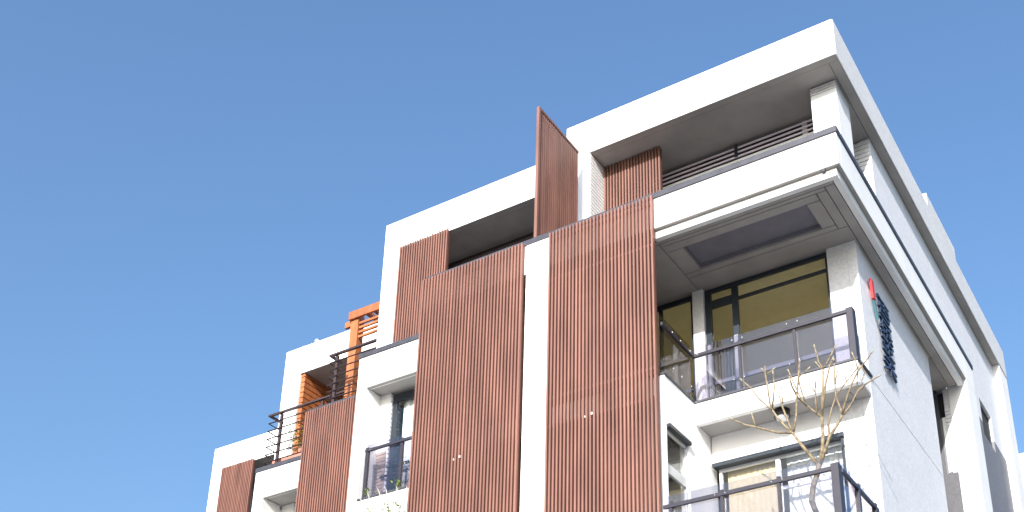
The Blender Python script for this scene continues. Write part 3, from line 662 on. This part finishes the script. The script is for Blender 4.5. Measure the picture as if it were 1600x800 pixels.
BR = [
 (6, 4.5, [(1280, 728, 0), (1256, 700, -.02), (1238, 676, -.05)]),
 (4, 2.2, [(1238, 676, -.05), (1216, 676, -.1), (1180, 667, -.14), (1165, 664, -.16), (1144, 655, -.18)]),
 (2.6, 2.2, [(1180, 667, -.14), (1178, 658, -.14), (1175, 649, -.15)]),
 (4, 3, [(1238, 676, -.05), (1226, 665, 0), (1215, 653, .05), (1207, 641, .08)]),
 (3.4, 2.6, [(1207, 641, .08), (1203, 630, .1), (1199, 602, .13), (1196, 586, .15), (1195, 572, .16)]),
 (2.2, 2.0, [(1196, 586, .15), (1201, 583, .15), (1207, 578, .17)]),
 (2.2, 2.0, [(1196, 584, .15), (1192, 579, .14)]),
 (2.6, 2.0, [(1207, 641, .08), (1200, 636, .02), (1185, 622, -.03), (1173, 606, -.07), (1160, 595, -.1)]),
 (2.6, 2.0, [(1207, 637, .08), (1210, 605, .0), (1208, 585, -.04)]),
 (3.6, 2.2, [(1238, 676, -.05), (1230, 655, -.02), (1223, 637, .0), (1218, 620, .02)]),
 (2.2, 1.8, [(1223, 630, .0), (1221, 606, .02)]),
 (3.6, 2.2, [(1240, 674, -.05), (1244, 650, 0), (1245, 620, .04), (1247, 595, .06), (1249, 565, .08)]),
 (6, 4.8, [(1281, 727, 0), (1285, 700, .03), (1286, 680, .04), (1284, 652, .06)]),
 (4.4, 3, [(1284, 652, .06), (1285, 625, .08), (1286, 600, .1), (1286, 577, .12)]),
 (2.8, 2.0, [(1286, 577, .12), (1279, 565, .12), (1273, 543, .13)]),
 (2.8, 2.0, [(1286, 577, .12), (1296, 560, .14), (1304, 543, .16)]),
 (2.4, 1.8, [(1284, 577, .12), (1277, 569, .1)]),
 (3.6, 2.2, [(1284, 650, .06), (1290, 600, .02), (1297, 570, -.02), (1300, 563, -.03)]),
 (3.8, 2.6, [(1284, 652, .06), (1262, 635, .1), (1247, 622, .14), (1238, 605, .17), (1233, 588, .2)]),
 (2.6, 2.0, [(1262, 635, .1), (1252, 624, .05), (1243, 605, 0), (1233, 582, -.03)]),
 (2.4, 2.0, [(1257, 626, .08), (1249, 600, .1), (1248, 590, .1), (1262, 577, .12)]),
 (2.8, 2.0, [(1276, 646, .06), (1274, 616, .06), (1274, 602, .07)]),
 (2.0, 1.7, [(1273, 612, .06), (1262, 597, .05)]),
 (2.0, 1.7, [(1274, 606, .06), (1275, 588, .05)]),
 (5.4, 4, [(1282, 726, 0), (1289, 704, -.03), (1296, 683, -.05), (1308, 664, -.06), (1316, 649, -.06)]),
 (3.2, 2.2, [(1316, 649, -.06), (1313, 637, -.04), (1306, 620, -.02), (1304, 592, .02), (1303, 565, .03)]),
 (2.4, 2.0, [(1305, 600, .0), (1308, 582, .03)]),
 (3.2, 2.0, [(1316, 648, -.06), (1321, 628, -.08), (1330, 602, -.1), (1340, 580, -.12), (1355, 561, -.14), (1361, 552, -.15)]),
 (3.2, 2.0, [(1318, 648, -.06), (1330, 632, -.02), (1341, 610, .02), (1354, 599, .05), (1371, 589, .08)]),
 (2.4, 2.0, [(1341, 610, .02), (1339, 596, .02), (1340, 585, .02)]),
 (3.0, 2.0, [(1296, 683, -.05), (1294, 665, 0), (1299, 640, .04), (1308, 615, .07), (1322, 597, .1), (1338, 577, .12)]),
 (2.2, 1.8, [(1322, 597, .1), (1320, 579, .1)]),
 (2.4, 1.8, [(1340, 577, -.12), (1337, 564, -.12), (1333, 555, -.12)]),
 (2.2, 1.8, [(1346, 572, -.13), (1351, 582, -.1), (1349, 588, -.1)]),
]
branches(t, BR, TY, 'bark')
pot = root('plant_pot', 'terracotta pot holding the bare tree on the lowest balcony floor', 'pot')
bpx = P[0]
disc('pot_body', bpx[0], bpx[1], 6.21, 6.55, 0.16, 0.24, 'terracotta', pot, 18); disc('pot_rim', bpx[0], bpx[1], 6.552, 6.6, 0.26, 0.26, 'terracotta', pot, 18)
t2pts = [bpx, (bpx[0], bpx[1], 6.6)]
tube('trunk_base', t2pts, [0.055, 0.06], 'bark', t, 10)

def leaf_mesh(name, centres, rad, count, size, seed, m):
    rnd = random.Random(seed); bm = bmesh.new()
    for c in centres:
        for i in range(count):
            v = Vector((rnd.gauss(0, 1), rnd.gauss(0, 1), rnd.gauss(0, 1)))*rad*0.5
            p = W(c)+v; a = Vector((rnd.uniform(-1, 1), rnd.uniform(-1, 1), rnd.uniform(-.4, 1))).normalized()
            b_ = a.cross(Vector((rnd.uniform(-1, 1), rnd.uniform(-1, 1), 1))).normalized(); s_ = size*rnd.uniform(.6, 1.3)
            vs = [bm.verts.new(p), bm.verts.new(p+a*s_*.5+b_*s_*.28), bm.verts.new(p+a*s_), bm.verts.new(p+a*s_*.5-b_*s_*.28)]
            bm.faces.new(vs)
    return mesh_of(bm, name)
# small bare shrub on the lower left balcony
t = root('bare_shrub', 'pale bare shrub with fresh green leaf tips at the foot of the left glass balcony', 'shrub')
rnd = random.Random(5)
SY = 15.45
tips = []
base = cam_ray(612, 850, SY)
for i, (x, y) in enumerate([(553, 783), (560, 776), (574, 770), (590, 763), (598, 776), (603, 764), (614, 772), (620, 758), (622, 775), (633, 768), (640, 776), (636, 760), (582, 782), (570, 788), (628, 786)]):
    m_ = cam_ray(x*0.6+612*0.4+rnd.uniform(-8, 8), y*0.5+850*0.5-8, SY+rnd.uniform(-.08, .08)); e = cam_ray(x, y, SY+rnd.uniform(-.12, .12))
    m2 = tuple((Vector(m_)*0.5+Vector(e)*0.5)+Vector((rnd.uniform(-.03, .03), 0, rnd.uniform(-.02, .03))))
    tube('branch', [base, m_, m2, e], [0.018, 0.013, 0.010, 0.006], 'palebark', t, 6)
    f = tuple(Vector(m2)+Vector((rnd.uniform(-.12, .12), rnd.uniform(-.05, .05), rnd.uniform(.08, .16))))
    tube('branch', [m2, f], [0.009, 0.005], 'palebark', t, 5)
stuff(new_obj('leaves', leaf_mesh('leaves', [cam_ray(621, 757, SY), cam_ray(573, 771, SY), cam_ray(580, 795, SY), cam_ray(606, 796, SY), cam_ray(622, 790, SY)], 0.09, 26, 0.07, 3, 'leaf'), M['leaf'], t))
shp = root('plant_pot', 'pot of the pale bare shrub below the left glass balcony', 'pot')
disc('pot_body', base[0], base[1], base[2]-0.5, base[2]+0.0, 0.18, 0.26, 'terracotta', shp, 16)
box('balcony_slab', -14.597, -12.02, 15.0, 16.37, base[2]-0.8, base[2]-0.501, 'white', B)
# potted plants on the left glass balcony
def potted(label, x, y, z, leafm, rad, n, seed, h=0.35):
    t = root('potted_plant', label, 'plant')
    disc('pot', x, y, z, z+0.2, 0.09, 0.13, 'terracotta', t, 14)
    tube('stem', [(x, y, z+0.2), (x+0.02, y, z+h)], [0.012, 0.008], 'bark', t, 6)
    stuff(new_obj('leaves', leaf_mesh('leaves', [(x, y, z+h+0.12), (x+0.06, y-.05, z+h+0.25), (x-0.05, y+.03, z+h+.02)], rad, n, 0.07, seed, leafm), M[leafm], t))
    return t
potted('white flowering plant behind the short left glass balustrade, next to the wide slatted screen', -13.2, 16.15, 9.64, 'flower', 0.22, 60, 11)
potted('pale flowering plant behind the short left glass balustrade, nearer the dark rack', -13.55, 16.18, 9.64, 'flower', 0.16, 40, 12)
potted('green leafy plant in a pot on the pink planter beside the orange timber wall', -19.55, 19.11, 13.285, 'leaf', 0.42, 160, 13, h=0.32)
pl = root('planter_box', 'long pink planter box on the terrace under the green plant', 'planter')
box('planter_body', -20.35, -18.2, 18.92, 19.3, 12.55, 13.28, 'terracotta', pl, 0.01)
